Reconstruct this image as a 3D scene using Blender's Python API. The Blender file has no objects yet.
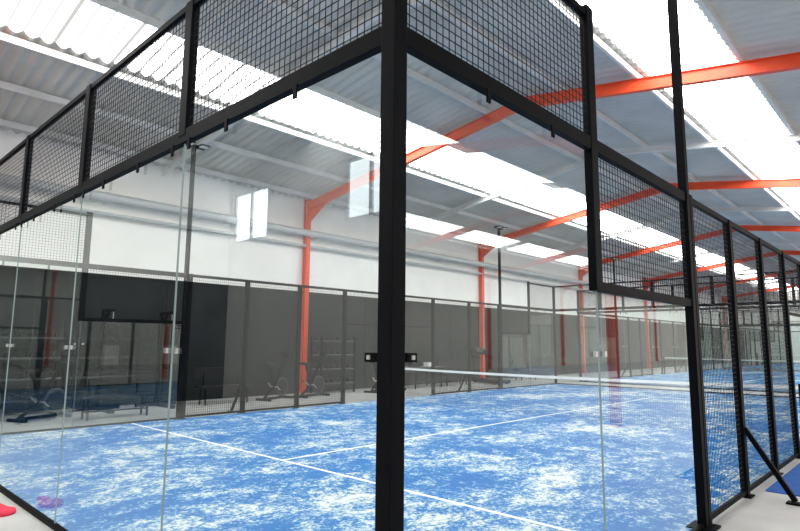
import bpy, math, random
import numpy as np
from mathutils import Matrix, Vector
random.seed(3)
# ---------------------------------------------------------------- camera fit
PTS=[((-2,0,3),(187,135),1,1),((-4,0,3),(83,187),1,1),((0,2,3),(597,147),1,1),((0,4,3),(688,196),1,1),
((0,2,2),(600,289),1,1),((0,4,2),(688,303),1,1),((0,4,0),(703,522),1,1),((-5,3.05,0),(284,461),1,1),
((-5,10,.9),(540,381),1,1),((-4,0,4),(86,92),1,1),((-6,0,3),(22,217),1,1),((-10,4,0),(176,416),.6,.6),
((-10,7,3),(303,292),.4,.6),((-10,20,4),(549,292),.6,.6),((0,5.5,0),(748,490),1,1),((-10,5.5,3),(249,287),.6,.6),
((0,0,3),(395,36),2,.5),((0,0,.9),(388,520),2,0),((-2,0,.9),(166,520),1,0),((0,2,.2),(603,480),1,0)]
def axes(p):
    th,ph,ro=p[3:6]
    fh=np.array([-math.sin(th),math.cos(th),0]); z=np.array([0,0,1.])
    fw=math.cos(ph)*fh+math.sin(ph)*z
    r0=np.array([math.cos(th),math.sin(th),0]); u0=np.cross(r0,fw)
    r=math.cos(ro)*r0+math.sin(ro)*u0; u=-math.sin(ro)*r0+math.cos(ro)*u0
    return r,u,fw
def proj(p,w):
    r,u,fw=axes(p); d=np.array(w,float)-p[:3]; k=d@fw
    return np.array([400+p[6]*(d@r)/k,265.5-p[6]*(d@u)/k])
def res(p):
    return np.concatenate([(proj(p,w)-np.array(q))*np.array([k,k2]) for w,q,k,k2 in PTS])
p=np.array([1.82,-1.95,1.545,math.radians(43),math.radians(8.3),0.0,591.])
for it in range(60):
    r0=res(p); J=np.zeros((len(r0),7))
    for i in range(7):
        h=1e-5*max(1,abs(p[i])); q=p.copy(); q[i]+=h; J[:,i]=(res(q)-r0)/h
    p=p-np.linalg.solve(J.T@J+1e-9*np.eye(7),J.T@r0)
# ---------------------------------------------------------------- materials
def mat(name,col,rough=.5,metal=0,spec=.5):
    m=bpy.data.materials.new(name); m.use_nodes=True
    b=m.node_tree.nodes['Principled BSDF']
    b.inputs['Base Color'].default_value=(*col,1); b.inputs['Roughness'].default_value=rough
    b.inputs['Metallic'].default_value=metal
    b.inputs['Specular IOR Level'].default_value=spec
    return m
def noisy(name,c1,c2,scale,rough=.5,lo=.35,hi=.65,detail=6,bump=0,spec=.5):
    m=mat(name,c1,rough,0,spec); n=m.node_tree.nodes; l=m.node_tree.links; b=n['Principled BSDF']
    tc=n.new('ShaderNodeTexCoord'); t=n.new('ShaderNodeTexNoise'); t.inputs['Scale'].default_value=scale
    t.inputs['Detail'].default_value=detail
    r=n.new('ShaderNodeValToRGB'); r.color_ramp.elements[0].position=lo; r.color_ramp.elements[1].position=hi
    r.color_ramp.elements[0].color=(*c1,1); r.color_ramp.elements[1].color=(*c2,1)
    l.new(tc.outputs['Object'],t.inputs['Vector']); l.new(t.outputs['Fac'],r.inputs['Fac']); l.new(r.outputs['Color'],b.inputs['Base Color'])
    if bump:
        bp=n.new('ShaderNodeBump'); bp.inputs['Strength'].default_value=bump; l.new(t.outputs['Fac'],bp.inputs['Height']); l.new(bp.outputs['Normal'],b.inputs['Normal'])
    return m
def emis(name,col,s):
    m=bpy.data.materials.new(name); m.use_nodes=True; n=m.node_tree.nodes; n.clear()
    e=n.new('ShaderNodeEmission'); e.inputs['Color'].default_value=(*col,1); e.inputs['Strength'].default_value=s
    o=n.new('ShaderNodeOutputMaterial'); m.node_tree.links.new(e.outputs[0],o.inputs[0]); return m
M_black=mat('black_powder_coat',(.0018,.0022,.0035),.55,0,.06)
M_wire=mat('black_wire',(.005,.005,.007),.5,0,.2)
M_red=noisy('orange_red_paint',(.74,.065,.015),(.80,.085,.02),3,.45)
M_white=noisy('white_wall_paint',(.83,.82,.79),(.89,.88,.85),.8,.7)
M_steel=noisy('pale_grey_steel',(.58,.59,.58),(.66,.67,.66),2,.5)
M_sheet=noisy('corrugated_sheet_metal',(.47,.455,.42),(.58,.565,.53),.7,.5)
M_dark=noisy('dark_grey_panel',(.008,.011,.011),(.018,.022,.022),.9,.6,spec=.2)
M_floor=noisy('concrete_floor',(.42,.42,.42),(.56,.56,.55),1.3,.4,bump=.02)
M_line=noisy('white_court_line',(.75,.8,.85),(.9,.9,.9),12,.8)
M_edge=mat('glass_edge',(.26,.33,.32),.25)
M_silver=mat('stainless_clamp',(.5,.5,.5),.3,.8)
M_iron=mat('dull_iron',(.08,.08,.085),.45,.5)
M_tape=mat('white_net_tape',(.85,.85,.83),.7)
M_mat=noisy('blue_carpet',(.005,.07,.30),(.008,.10,.38),8,.9)
M_frame=mat('white_window_frame',(.8,.8,.8),.4)
M_bag=mat('red_fabric',(.60,.015,.05),.6)
M_pad=mat('black_vinyl',(.010,.010,.012),.5,0,.3)
M_duct=mat('galvanised_duct',(.55,.57,.58),.4,.3)
M_wood=noisy('dark_grey_board',(.06,.065,.07),(.09,.095,.10),2,.5)
M_win=emis('daylit_window_pane',(.88,.96,1),9)
# skylight
def sky_mat():
    m=emis('translucent_skylight_sheet',(1,1,1),5); n=m.node_tree.nodes; l=m.node_tree.links
    e=[x for x in n if x.type=='EMISSION'][0]
    tc=n.new('ShaderNodeTexCoord'); sp=n.new('ShaderNodeSeparateXYZ'); l.new(tc.outputs['Object'],sp.inputs[0])
    def M(op,a,b_=None,c=None):
        q=n.new('ShaderNodeMath'); q.operation=op
        for i,v in enumerate((a,b_,c)):
            if v is None: continue
            if isinstance(v,(int,float)): q.inputs[i].default_value=v
            else: l.new(v,q.inputs[i])
        return q.outputs[0]
    s=M('SINE',M('MULTIPLY',sp.outputs['Y'],2*math.pi/.25))
    rib=M('SMOOTH_MIN',1.0,M('MULTIPLY',M('SUBTRACT',1.0,s),1.2),.1)
    lap=M('GREATER_THAN',M('FRACT',M('MULTIPLY',sp.outputs['Y'],1/1.0)),.08)
    k=M('MULTIPLY',rib,lap)
    st=M('MULTIPLY_ADD',k,12.4,.68)
    l.new(st,e.inputs['Strength']); e.inputs['Color'].default_value=(1,.985,.95,1)
    return m
M_sky=sky_mat()
def glass_mat():
    m=bpy.data.materials.new('tempered_glass'); m.use_nodes=True; n=m.node_tree.nodes; l=m.node_tree.links; n.clear()
    o=n.new('ShaderNodeOutputMaterial'); mx=n.new('ShaderNodeMixShader')
    t=n.new('ShaderNodeBsdfTransparent'); t.inputs[0].default_value=(.91,.95,.94,1)
    g=n.new('ShaderNodeBsdfGlossy'); g.inputs['Roughness'].default_value=0.0; g.inputs[0].default_value=(.95,1,.99,1)
    lw=n.new('ShaderNodeLayerWeight'); lw.inputs[0].default_value=.5
    p_=n.new('ShaderNodeMath'); p_.operation='POWER'; p_.inputs[1].default_value=4.5; l.new(lw.outputs['Facing'],p_.inputs[0])
    a=n.new('ShaderNodeMath'); a.operation='MULTIPLY_ADD'; a.inputs[1].default_value=.88; a.inputs[2].default_value=.08; l.new(p_.outputs[0],a.inputs[0])
    l.new(a.outputs[0],mx.inputs[0]); l.new(t.outputs[0],mx.inputs[1]); l.new(g.outputs[0],mx.inputs[2]); l.new(mx.outputs[0],o.inputs[0])
    return m
M_glass=glass_mat()
def turf_mat():
    m=mat('blue_sanded_turf',(.01,.12,.5),.85,0,.1); n=m.node_tree.nodes; l=m.node_tree.links; b=n['Principled BSDF']
    tc=n.new('ShaderNodeTexCoord')
    mp=n.new('ShaderNodeMapping'); mp.inputs['Scale'].default_value=(1,.8,1); mp.inputs['Rotation'].default_value=(0,0,.5); l.new(tc.outputs['Object'],mp.inputs[0])
    def nz(sc,det,ro,dist=0):
        t=n.new('ShaderNodeTexNoise'); t.inputs['Scale'].default_value=sc; t.inputs['Detail'].default_value=det; t.inputs['Roughness'].default_value=ro; t.inputs['Distortion'].default_value=dist
        l.new(mp.outputs[0],t.inputs['Vector']); return t
    A=nz(.7,3,.5,.3); Bn=nz(4.2,9,.78,.5); C=nz(28,4,.75)
    s1=n.new('ShaderNodeMath'); s1.operation='MULTIPLY'; s1.inputs[1].default_value=.45; l.new(A.outputs['Fac'],s1.inputs[0])
    s2=n.new('ShaderNodeMath'); s2.operation='MULTIPLY_ADD'; s2.inputs[1].default_value=.8; l.new(Bn.outputs['Fac'],s2.inputs[0]); l.new(s1.outputs[0],s2.inputs[2])
    s3=n.new('ShaderNodeMath'); s3.operation='MULTIPLY_ADD'; s3.inputs[1].default_value=.6; l.new(C.outputs['Fac'],s3.inputs[0]); l.new(s2.outputs[0],s3.inputs[2])
    r=n.new('ShaderNodeValToRGB'); e=r.color_ramp.elements
    sc=n.new('ShaderNodeMath'); sc.operation='SUBTRACT'; sc.inputs[1].default_value=.3; l.new(s3.outputs[0],sc.inputs[0])
    e[0].position=.555; e[0].color=(.0008,.125,.41,1); e[1].position=.735; e[1].color=(.64,.68,.65,1)
    x=e.new(.615); x.color=(.004,.165,.46,1); x=e.new(.665); x.color=(.22,.38,.53,1)
    l.new(sc.outputs[0],r.inputs[0]); l.new(r.outputs[0],b.inputs['Base Color'])
    return m
M_turf=turf_mat()
# ---------------------------------------------------------------- builder
COL=bpy.context.scene.collection
class B:
    def __init__(s): s.v=[]; s.f=[]; s.m=[]; s.mats=[]
    def mi(s,m):
        if m not in s.mats: s.mats.append(m)
        return s.mats.index(m)
    def add(s,vs,fs,m):
        o=len(s.v); k=s.mi(m); s.v+= [tuple(x) for x in vs]
        for f in fs: s.f.append(tuple(o+i for i in f)); s.m.append(k)
    def box(s,x0,x1,y0,y1,z0,z1,m):
        if x0>x1:x0,x1=x1,x0
        if y0>y1:y0,y1=y1,y0
        s.add([(x0,y0,z0),(x1,y0,z0),(x1,y1,z0),(x0,y1,z0),(x0,y0,z1),(x1,y0,z1),(x1,y1,z1),(x0,y1,z1)],
          [(0,3,2,1),(4,5,6,7),(0,1,5,4),(1,2,6,5),(2,3,7,6),(3,0,4,7)],m)
    def c(s,cx,cy,cz,sx,sy,sz,m): s.box(cx-sx/2,cx+sx/2,cy-sy/2,cy+sy/2,cz-sz/2,cz+sz/2,m)
    def bar(s,a,b,w,h,m,up=(0,0,1),prof=None):
        a=Vector(a);b=Vector(b);d=(b-a).normalized();u=Vector(up)
        if abs(d.dot(u))>.99:u=Vector((0,1,0))
        r=d.cross(u).normalized();u=r.cross(d)
        P=prof or [(-w/2,-h/2),(w/2,-h/2),(w/2,h/2),(-w/2,h/2)]
        n=len(P); vs=[e+r*px+u*py for e in (a,b) for px,py in P]
        fs=[(i,(i+1)%n,n+(i+1)%n,n+i) for i in range(n)]+[tuple(range(n))[::-1],tuple(range(n,2*n))]
        s.add(vs,fs,m)
    def ibeam(s,a,b,w,h,t,m,up=(0,0,1)):
        P=[(-w/2,-h/2),(w/2,-h/2),(w/2,-h/2+t),(t/2,-h/2+t),(t/2,h/2-t),(w/2,h/2-t),(w/2,h/2),(-w/2,h/2),(-w/2,h/2-t),(-t/2,h/2-t),(-t/2,-h/2+t),(-w/2,-h/2+t)]
        s.bar(a,b,w,h,m,up,P)
    def tube(s,a,b,r,m,n=10,r2=None):
        r2=r if r2 is None else r2
        a=Vector(a);b=Vector(b);d=(b-a).normalized();u=Vector((0,0,1))
        if abs(d.dot(u))>.99:u=Vector((0,1,0))
        q=d.cross(u).normalized();u=q.cross(d)
        vs=[e+(q*math.cos(2*math.pi*i/n)+u*math.sin(2*math.pi*i/n))*rr for e,rr in ((a,r),(b,r2)) for i in range(n)]
        s.add(vs,[(i,(i+1)%n,n+(i+1)%n,n+i) for i in range(n)]+[tuple(range(n))[::-1],tuple(range(n,2*n))],m)
    def torus(s,c,R,r,ax,m,N=24,n=8):
        c=Vector(c);ax=Vector(ax).normalized();u=ax.orthogonal().normalized();w=ax.cross(u)
        vs=[]
        for i in range(N):
            t=2*math.pi*i/N;d=u*math.cos(t)+w*math.sin(t)
            for j in range(n):
                q=2*math.pi*j/n; vs.append(c+d*(R+r*math.cos(q))+ax*r*math.sin(q))
        s.add(vs,[(i*n+j,((i+1)%N)*n+j,((i+1)%N)*n+(j+1)%n,i*n+(j+1)%n) for i in range(N) for j in range(n)],m)
    def mesh(s,name,smooth=False):
        me=bpy.data.meshes.new(name); me.from_pydata(s.v,[],s.f)
        for m in s.mats: me.materials.append(m)
        me.polygons.foreach_set('material_index',s.m)
        if smooth: me.polygons.foreach_set('use_smooth',[True]*len(s.f))
        me.update(); return me
    def obj(s,name,loc=(0,0,0),parent=None,bevel=0,smooth=False,rz=0):
        return mk(name,s.mesh(name,smooth),loc,parent,bevel,rz)
def mk(name,me,loc=(0,0,0),parent=None,bevel=0,rz=0):
    o=bpy.data.objects.new(name,me); COL.objects.link(o); o.location=loc; o.rotation_euler=(0,0,rz)
    if parent: o.parent=parent
    if bevel:
        md=o.modifiers.new('bevel','BEVEL'); md.width=bevel; md.segments=2; md.limit_method='ANGLE'; md.harden_normals=False
    return o
# ---------------------------------------------------------------- hall shell
XL,XV,XR=-13.5,3.2,19.9
YB,YF=-7.0,66.5
ZE,SL=6.35,.15
R1=(XL+XV)/2; R2=(XV+XR)/2; ZR=ZE+SL*(XV-XL)/2
def zroof(x):
    c=R1 if x<XV else R2
    return ZR-SL*abs(x-c)
b=B(); b.box(XL-.3,XR+.3,YB-.3,YF+.3,-.2,0,M_floor); b.obj('floor')
b=B(); b.box(XL-.25,XL,YB-.25,YF+.25,0,ZE+.1,M_white); b.obj('wall_left')
b=B(); b.box(XR,XR+.25,YB-.25,YF+.25,0,ZE+.1,M_white); b.obj('wall_right')
def gable(name,y0,y1,holes):
    b=B(); bk=sorted({XL,R1,XV,R2,XR}|{h[0] for h in holes}|{h[1] for h in holes})
    for x0,x1 in zip(bk[:-1],bk[1:]):
        def prism(za0,za1,zb0,zb1):
            b.add([(x0,y0,za0),(x1,y0,za1),(x1,y1,za1),(x0,y1,za0),(x0,y0,zb0),(x1,y0,zb1),(x1,y1,zb1),(x0,y1,zb0)],
             [(0,3,2,1),(4,5,6,7),(0,1,5,4),(1,2,6,5),(2,3,7,6),(3,0,4,7)],M_white)
        h=[h for h in holes if h[0]<=x0+1e-6 and h[1]>=x1-1e-6]
        ta,tb=zroof(x0)+.05,zroof(x1)+.05
        if h:
            if h[0][2]>0: prism(0,0,h[0][2],h[0][2])
            prism(h[0][3],h[0][3],ta,tb)
        else: prism(0,0,ta,tb)
    b.obj(name)
wins=[(-13.4,-11.6,4.45,5.95),(-8.4,-6.7,4.45,5.95),(5.0,6.6,4.55,5.85),(10.5,12.1,4.55,5.85)]
gable('wall_back',YB-.25,YB,wins+[(-3.5,-2.4,0,2.1)])
gable('wall_front',YF,YF+.25,[])
for i,(x0,x1,z0,z1) in enumerate(wins):
    b=B(); y=YB-.12
    b.box(x0,x1,y-.01,y,z0,z1,M_win)
    for (a,c_,d,e) in [(x0,x1,z0,z0+.07),(x0,x1,z1-.07,z1)]: b.box(a,c_,y,y+.06,d,e,M_steel)
    for xx in (x0,x1-.08,(x0+x1)/2-.05): b.box(xx,xx+(.1 if xx not in (x0,x1-.08) else .08),y,y+.06,z0,z1,M_steel)
    b.obj('window_%d'%(i+1))
b=B(); b.box(-3.45,-2.45,YB-.12,YB-.07,0,2.06,M_wood); b.box(-3.5,-3.45,YB-.15,YB+.01,0,2.1,M_frame); b.box(-2.45,-2.4,YB-.15,YB+.01,0,2.1,M_frame); b.box(-3.5,-2.4,YB-.15,YB+.01,2.06,2.1,M_frame)
b.tube((-2.6,YB-.07,1.03),(-2.6,YB,1.03),.012,M_silver); b.tube((-2.6,YB-.01,1.03),(-2.73,YB-.01,1.03),.01,M_silver); b.obj('door_1')
# roof
def corr(b,x0,x1,m,per=.25,amp=.035):
    n=int((YF-YB)/per*6); vs=[];fs=[]
    for i in range(n+1):
        y=YB+(YF-YB)*i/n; dz=amp*math.sin(2*math.pi*y/per)
        vs+=[(x0,y,zroof(x0 if x0!=XV else x0+1e-6)+dz),(x1,y,zroof(x1 if x1!=XV else x1-1e-6)+dz)]
    fs=[(2*i,2*i+1,2*i+3,2*i+2) for i in range(n)]
    b.add(vs,fs,m)
b=B(); bs=B()
for R,a,c_ in ((R1,XL,XV),(R2,XV,XR)):
    corr(b,a,R-4.45,M_sheet); corr(bs,R-4.45,R-2.85,M_sky); corr(b,R-2.85,R,M_sheet)
    corr(b,R,R+2.85,M_sheet); corr(bs,R+2.85,R+4.45,M_sky); corr(b,R+4.45,c_,M_sheet)
b.obj('ceiling',smooth=True); bs.obj('skylight_sheets',smooth=True)
b=B()
for R in (R1,R2):
    for d in (1.0,2.7,4.6,6.2,7.8):
        for sg in (-1,1):
            x=R+sg*d; b.box(x-.03,x+.03,YB,YF,zroof(x)-.17,zroof(x)-.04,M_steel)
b.obj('ceiling_purlins')
# frames
Ys=[]
y0=9.74-4.95*3
while y0<YF-1:
    Ys.append(y0); y0+=4.95
for i,y in enumerate(Ys):
    red=(i%2==1); m=M_red if red else M_steel; h=.26 if red else .17; w=.13 if red else .1; off=.17+h/2
    b=B()
    for R,a,c_ in ((R1,XL,XV),(R2,XV,XR)):
        b.ibeam((a+.15,y,ZE+.02-off),(R,y,ZR-off),w,h,.016,m); b.ibeam((R,y,ZR-off),(c_-.15,y,ZE+.02-off),w,h,.016,m)
        if red:
            for s,xx in ((1,a+.02),(-1,c_-.02)):
                b.add([(xx+s*.2,y-.01,ZE-off-.1),(xx+s*1.2,y-.01,ZE-off+.07),(xx+s*.2,y-.01,ZE-off-.55),(xx+s*.2,y+.01,ZE-off-.1),(xx+s*1.2,y+.01,ZE-off+.07),(xx+s*.2,y+.01,ZE-off-.55)],[(0,1,2),(3,5,4),(0,3,4,1),(1,4,5,2),(2,5,3,0)],m)
    b.obj('steel_rafter')
    if red:
        for xx in (XL+.13,XV,XR-.13):
            b=B(); b.ibeam((0,0,0.012),(0,0,ZE-.02 if xx!=XV else ZE-.1),.16,.18,.016,M_red,up=(1,0,0)); b.c(0,0,.006,.22,.3,.012,M_red)
            b.obj('steel_column',(xx,y,0))
# dark lower panelling on left wall
b=B(); yy=YB
while yy<YF:
    b.box(XL,XL+.04,yy+.006,min(yy+2.44,YF)-.006,0,3.2,M_dark); yy+=2.44
b.box(XL,XL+.06,YB,YF,3.2,3.25,M_pad); b.obj('trim_1')
b=B(); b.tube((XL+.3,YB,5.15),(XL+.3,YF,5.15),.11,M_duct,14); b.tube((XL+.15,YB,4.75),(XL+.15,YF,4.75),.05,M_duct,10)
yy=YB+.5
while yy<YF: b.box(XL,XL+.32,yy,yy+.03,5.02,5.05,M_steel); b.torus((XL+.3,yy,5.15),.115,.012,(0,1,0),M_steel,14,6); yy+=3.3
b.obj('ventilation_duct',smooth=False)
# ---------------------------------------------------------------- padel court meshes
W,L=10.,20.
fr=B(); P=.085
for x in (0,-W):
    for y in (0,L): fr.c(x,y,2.0,P,P,4.0,M_black); fr.c(x,y,.008,.16,.16,.016,M_black)
    for y in (5.5,7,8.5,10,12.2,14.1):
        fr.c(x,y,1.5,.07,.10,3.05,M_black); fr.c(x,y,.008,.14,.18,.016,M_black)
        s=1 if x==0 else -1
        if y in (5.5,14.1):
            fr.bar((x+s*.03,y,.72),(x+s*.45,y,.03),.05,.05,M_black); fr.c(x+s*.45,y,.01,.16,.12,.02,M_black)
    for y,sg in ((4,1),(16,-1)): fr.c(x,y,.01,.22,.26,.02,M_black); fr.c(x,y+sg*.09,1.52,.08,.08,3.04,M_black)
    for y in (2,L-2): fr.c(x,y,3.0,.06,.10,2.07,M_black)
    e=.05
    fr.box(x-e/2,x+e/2,0,4,2.95,3.045,M_black); fr.box(x-e/2,x+e/2,L-4,L,2.95,3.045,M_black); fr.box(x-.02,x+.02,4,L-4,2.975,3.035,M_black)
    for a,c_ in ((0,2),(L-2,L)):
        fr.box(x-.02,x+.02,a,c_,3.95,4.0,M_black)
        fr.box(x-.02,x+.02,a,c_,0.0,.045,M_black)
    for a,c_ in ((2,4),(L-4,L-2)):
        fr.box(x-.025,x+.025,a,c_,1.96,2.03,M_black); fr.box(x-.02,x+.02,a,c_,0.0,.045,M_black)
    for a,c_ in ((4,8.5),(12.2,16)): fr.box(x-.02,x+.02,a,c_,.03,.07,M_black)
    fr.box(x-.02,x+.02,8.5,12.2,2.08,2.12,M_black)
for y in (0,L):
    fr.box(-W,0,y-.025,y+.025,2.95,3.045,M_black); fr.box(-W,0,y-.02,y+.02,3.95,4.0,M_black); fr.box(-W,0,y-.02,y+.02,0,.045,M_black)
    for x in (-2,-4,-6,-8): fr.c(x,y,3.5,.10,.06,1.0,M_black)
    for x in (-.7,-1.4,-2.12,-1.88,-2.7,-3.4,-4.12,-3.88,-4.7,-5.4,-6.12,-5.88,-7.1,-8.12,-7.88,-9):
        fr.c(x,y-.03 if y==0 else y+.03,2.92,.035,.012,.08,M_black)
for x in (0,-W):
    for y in (.7,1.4): 
        for yy in (y,L-y): fr.c(x+(.03 if x==0 else -.03),yy,2.92,.012,.035,.08,M_black)
frame_me=fr.mesh('steel_frame')
gl=B(); ed=B(); G=.006
def gp(p0,p1,z0,z1):
    x0,y0=p0;x1,y1=p1; d=Vector((x1-x0,y1-y0)).normalized()*G
    x0+=d.x;y0+=d.y;x1-=d.x;y1-=d.y
    gl.add([(x0,y0,z0),(x1,y1,z0),(x1,y1,z1),(x0,y0,z1)],[(0,1,2,3)],M_glass)
    for (x,y,s) in ((x0,y0,1),(x1,y1,-1)):
        ax,ay=(.001,.004) if x0!=x1 else (.004,.001)
        ed.box(x-ax,x+ax,y-ay,y+ay,z0,z1,M_edge)
for y in (0,L):
    for i in range(5): gp((-2*i,y),(-2*i-2,y),.045,2.965)
    for i in range(1,5):
        s=-1 if y==0 else 1
        for z in (1.54,): ed.c(-2*i-.07,y+s*.012,z,.035,.018,.035,M_silver); ed.c(-2*i+.07,y+s*.012,z,.035,.018,.035,M_silver)
    for x in (-.11,-9.89):
        s=-1 if y==0 else 1
        ed.c(x,y+s*.012,1.54,.06,.02,.04,M_black); ed.c(x,y+s*.025,1.54,.018,.01,.018,M_silver)
for x in (0,-W):
    s=1 if x==0 else -1
    for a,c_,z in ((0,2,2.965),(2,4,1.975),(L-2,L,2.965),(L-4,L-2,1.975)):
        gp((x,a),(x,c_),.045,z)
    for y in (1.93,2.07,L-2.07,L-1.93): ed.c(x+s*.012,y,1.54,.018,.035,.035,M_silver)
    for y in (.11,L-.11): ed.c(x+s*.012,y,1.54,.02,.06,.04,M_black); ed.c(x+s*.025,y,1.54,.01,.018,.018,M_silver)
glass_me=gl.mesh('glass_panels'); edge_me=ed.mesh('glass_edges')
wm=B(); r=.0020
def vw(x,y,z0,z1): wm.box(x-r,x+r,y-r,y+r,z0,z1,M_wire)
def wpanel(fixed,val,a,c_,z0,z1,st=.05):
    n=round((c_-a)/st)
    for i in range(1,n):
        t=a+(c_-a)*i/n
        vw(*( (val,t) if fixed=='x' else (t,val)),z0,z1)
    n=round((z1-z0)/st)
    for i in range(1,n):
        z=z0+(z1-z0)*i/n
        if fixed=='x': wm.box(val-r,val+r,a,c_,z-r,z+r,M_wire)
        else: wm.box(a,c_,val-r,val+r,z-r,z+r,M_wire)
for y in (0,L):
    wpanel('y',y,-W,0,3.03,3.97)
for x in (0,-W):
    wpanel('x',x,0,2,3.03,3.97); wpanel('x',x,L-2,L,3.03,3.97)
    wpanel('x',x,2,4,2.02,2.97); wpanel('x',x,L-4,L-2,2.02,2.97)
    wpanel('x',x,4,8.5,.06,2.97); wpanel('x',x,12.2,16,.06,2.97); wpanel('x',x,8.5,12.2,2.11,2.97)
wire_me=wm.mesh('wire_mesh')
nt=B()
for x in (-.12,-W+.12): nt.tube((x,10,0),(x,10,.98),.04,M_black,14); nt.c(x,10,.01,.2,.2,.02,M_black)
N=40
def nz_(x): return .88+.04*((x+5)/5)**2
for i in range(N):
    xa=-.12-(W-.24)*i/N; xb=-.12-(W-.24)*(i+1)/N
    nt.bar((xa,10,nz_(xa)),(xb,10,nz_(xb)),.012,.055,M_tape)
n=int((W-.24)/.045)
for i in range(n+1):
    x=-.12-(W-.24)*i/n; nt.box(x-.0013,x+.0013,9.9987,10.0013,.03,nz_(x),M_wire)
for i in range(1,20):
    z=.045*i
    if z<.87: nt.box(-W+.12,-.12,9.9987,10.0013,z-.0013,z+.0013,M_wire)
net_me=nt.mesh('padel_net')
tf=B(); tf.box(-W+.02,-.02,.02,L-.02,0,.012,M_turf)
for y in (3.05,L-3.05): tf.box(-W+.03,-.03,y-.025,y+.025,.012,.014,M_line)
tf.box(-5.025,-4.975,3.05,L-3.05,.0121,.0141,M_line)
turf_me=tf.mesh('court_turf')
pl=B(); pl.c(0,0,2.95,.075,.075,5.9,M_black); pl.c(0,0,5.87,.12,.5,.05,M_black)
for s in (-.17,.17): pl.c(-.12,s,5.88,.2,.2,.04,M_black); pl.c(-.12,s,5.857,.17,.17,.006,M_frame)
pole_me=pl.mesh('floodlight_pole')
for j in range(3):
    off=(0,22.2*j,0)
    e=bpy.data.objects.new('padel_court_enclosure',None); COL.objects.link(e); e.location=off
    mk('steel_frame',frame_me,(0,0,0),e,.004); mk('glass_panels',glass_me,(0,0,0),e); mk('glass_edges',edge_me,(0,0,0),e); mk('wire_mesh',wire_me,(0,0,0),e)
    mk('padel_net',net_me,off); mk('court_turf',turf_me,off)
    for x,rz in ((0,0),(-W,math.pi)):
        for y in (4,16): mk('floodlight_pole',pole_me,(x,off[1]+y,0),rz=rz)
b=B(); b.box(.1,.85,5.9,14,0,.012,M_mat); b.obj('entrance_carpet')
# ---------------------------------------------------------------- items along the wall
def bench(x,y,rz):
    b=B(); b.c(0,0,.44,.4,1.5,.06,M_pad)
    for yy in (-.6,.6):
        for xx in (-.15,.15): b.bar((xx,yy,0),(xx*.8,yy,.42),.04,.04,M_black)
        b.bar((-.14,yy,.15),(.14,yy,.15),.03,.03,M_black)
    b.bar((0,-.6,.15),(0,.6,.15),.03,.03,M_black); b.c(-.22,0,.8,.05,1.5,.25,M_pad)
    for yy in (-.5,.5): b.bar((-.18,yy,.42),(-.22,yy,.85),.04,.04,M_black)
    b.obj('bench',(x,y,0),bevel=.008,rz=rz)
def bike(x,y,rz):
    b=B()
    b.c(0,.5,.03,.5,.07,.06,M_black); b.c(0,-.5,.03,.5,.07,.06,M_black); b.bar((0,-.5,.05),(0,.5,.05),.06,.06,M_black)
    b.torus((0,.3,.34),.24,.03,(1,0,0),M_iron); b.tube((-.03,.3,.34),(.03,.3,.34),.2,M_pad,20)
    b.bar((0,.3,.34),(0,-.05,.35),.05,.06,M_black); b.bar((0,-.05,.35),(0,-.3,.95),.05,.05,M_black)
    b.bar((0,-.05,.35),(0,.42,1.15),.05,.05,M_black); b.bar((0,-.5,.05),(0,-.05,.35),.05,.05,M_black)
    b.c(0,-.32,.98,.2,.28,.07,M_pad); b.tube((-.25,.4,1.15),(.25,.4,1.15),.02,M_pad)
    for s in (-.25,.25): b.tube((s,.4,1.15),(s,.22,1.22),.02,M_pad)
    b.c(0,.46,1.22,.22,.04,.16,M_black)
    b.tube((-.12,-.05,.35),(.12,-.05,.35),.02,M_silver); b.bar((.12,-.05,.35),(.12,.08,.24),.02,.03,M_silver); b.c(.17,.08,.23,.1,.09,.03,M_pad); b.bar((-.12,-.05,.35),(-.12,-.18,.46),.02,.03,M_silver); b.c(-.17,-.18,.46,.1,.09,.03,M_pad)
    b.obj('exercise_bike',(x,y,0),rz=rz)
def table(x,y):
    b=B(); b.c(0,0,.74,.8,1.6,.04,M_wood)
    for xx in (-.35,.35):
        for yy in (-.72,.72): b.c(xx,yy,.36,.04,.04,.72,M_black)
    b.c(0,-.4,.87,.3,.4,.22,M_black); b.c(.05,.35,.83,.25,.3,.14,M_frame)
    b.obj('table',(x,y,0),bevel=.004)
def punchbag(x,y):
    b=B()
    b.c(0,0,.04,1.0,.1,.08,M_black); b.c(-.45,0,.04,.1,1.0,.08,M_black)
    b.bar((-.45,0,.05),(-.45,0,2.3),.08,.08,M_black); b.bar((-.49,0,2.3),(.2,0,2.3),.07,.07,M_black); b.bar((-.45,0,1.9),(-.1,0,2.3),.05,.05,M_black)
    b.tube((.15,0,2.27),(.15,0,2.0),.012,M_silver,6)
    for z,nx,r0,r1 in ((2.02,1.95,.06,.15),(1.95,1.5,.15,.17),(1.5,1.05,.17,.175),(1.05,.93,.175,.16),(.93,.9,.16,.1)):
        b.tube((.15,0,z),(.15,0,nx),r0,M_iron if z==1.5 else M_pad,18,r1)
    b.obj('punching_bag_stand',(x,y,0))
def rack(x,y):
    b=B()
    for xx in (-.25,.25):
        for yy in (-.7,.7): b.c(xx,yy,.9,.05,.05,1.8,M_black)
    for z in (.3,.75,1.2,1.65):
        b.c(0,0,z,.52,1.45,.03,M_wood)
        for k in range(6):
            yy=-.58+.23*k
            b.tube((-.12,yy,z+.09),(.12,yy,z+.09),.02,M_iron,8)
            for s in (-1,1): b.tube((s*.08,yy,z+.09),(s*.18,yy,z+.09),.07,M_pad,10)
    b.obj('dumbbell_rack',(x,y,0))
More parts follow.
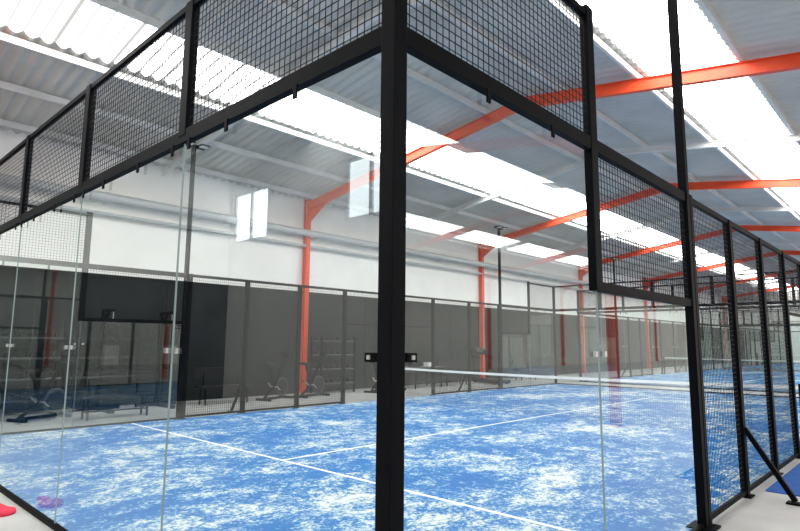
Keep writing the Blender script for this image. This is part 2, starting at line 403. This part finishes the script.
def treadmill(x,y,rz):
    b=B(); b.c(0,0,.1,.75,1.7,.12,M_black); b.c(0,-.05,.165,.5,1.45,.02,M_pad)
    for s in (-.35,.35): b.bar((s,.7,.1),(s,.85,1.25),.06,.08,M_black); b.bar((s,.85,1.1),(s,.25,1.0),.04,.05,M_black)
    b.bar((-.38,.86,1.25),(.38,.86,1.25),.08,.22,M_black); b.c(0,.8,1.36,.34,.05,.2,M_wood)
    for s in (-.3,.3): b.c(s,-.7,.02,.06,.1,.04,M_pad); b.c(s,.7,.02,.06,.1,.04,M_pad)
    b.obj('treadmill',(x,y,0),rz=rz)
bench(-12.2,6.3,0); bench(-11.2,3.2,0); bench(-12.3,16.2,0); bench(-12.3,21.5,0)
bike(-12.2,7.9,.3); bike(-12.1,11.9,.3); bike(-12.2,9.2,.2); bike(-11.9,2.0,.4)
table(-12.4,14.4); table(-12.4,.4)
punchbag(-12.4,4.8); punchbag(-12.4,3.4); punchbag(-12.4,13.0); rack(-12.9,10.6); rack(-13.0,1.9)
treadmill(-12.1,18.4,1.2); treadmill(-12.1,-1.5,1.2); rack(-12.9,-3.5)
# star emblem on dark wall
b=B(); cy,cz=12.1,2.2
st=[(XL+.05,cy+math.sin(math.pi*i/5)*(.5 if i%2==0 else .2),cz+math.cos(math.pi*i/5)*(.5 if i%2==0 else .2)) for i in range(10)]
st2=[(q[0]-.008,q[1],q[2]) for q in st]
b.add(st+st2,[tuple(range(10)),tuple(range(10,20))[::-1]]+[(i,(i+1)%10,10+(i+1)%10,10+i) for i in range(10)],M_pad); b.obj('wall_emblem')
# red racket cover lying on the floor outside the glass (head + handle outline, padded)
b=B()
out=[]
for i in range(28):
    t=2*math.pi*i/28
    x_=.11*math.sin(t); y_=.13*math.cos(t)
    if math.cos(t)<-.8: y_=-.30 ; x_=x_*.75
    out.append((x_,y_))
n=28
b.mi(M_bag)
for z_,sc in ((0,.95),(.02,1.0),(.035,.95),(.042,.75)): b.v+=[(x_*sc,y_*sc,z_) for x_,y_ in out]
for k_ in range(3):
    for i in range(n): b.f.append((k_*n+i,k_*n+(i+1)%n,(k_+1)*n+(i+1)%n,(k_+1)*n+i)); b.m.append(0)
b.f.append(tuple(range(n))[::-1]); b.m.append(0); b.f.append(tuple(range(3*n,4*n))); b.m.append(0)
b.obj('racket_cover',(-4.82,-.2,0),rz=-1.6)
# ---------------------------------------------------------------- world / camera
w=bpy.data.worlds.new('World'); bpy.context.scene.world=w; w.use_nodes=True
w.node_tree.nodes['Background'].inputs[0].default_value=(.8,.9,1,1); w.node_tree.nodes['Background'].inputs[1].default_value=.6
cam=bpy.data.cameras.new('camera'); co=bpy.data.objects.new('camera',cam); COL.objects.link(co)
r_,u_,f_=axes(p)
mw=Matrix.Identity(4)
for i in range(3): mw[i][0]=r_[i]; mw[i][1]=u_[i]; mw[i][2]=-f_[i]; mw[i][3]=p[i]
co.matrix_world=mw; cam.sensor_width=36; cam.lens=p[6]*36/800; cam.clip_start=.05; cam.clip_end=300
bpy.context.scene.camera=co
bpy.context.scene.view_settings.view_transform='Standard'
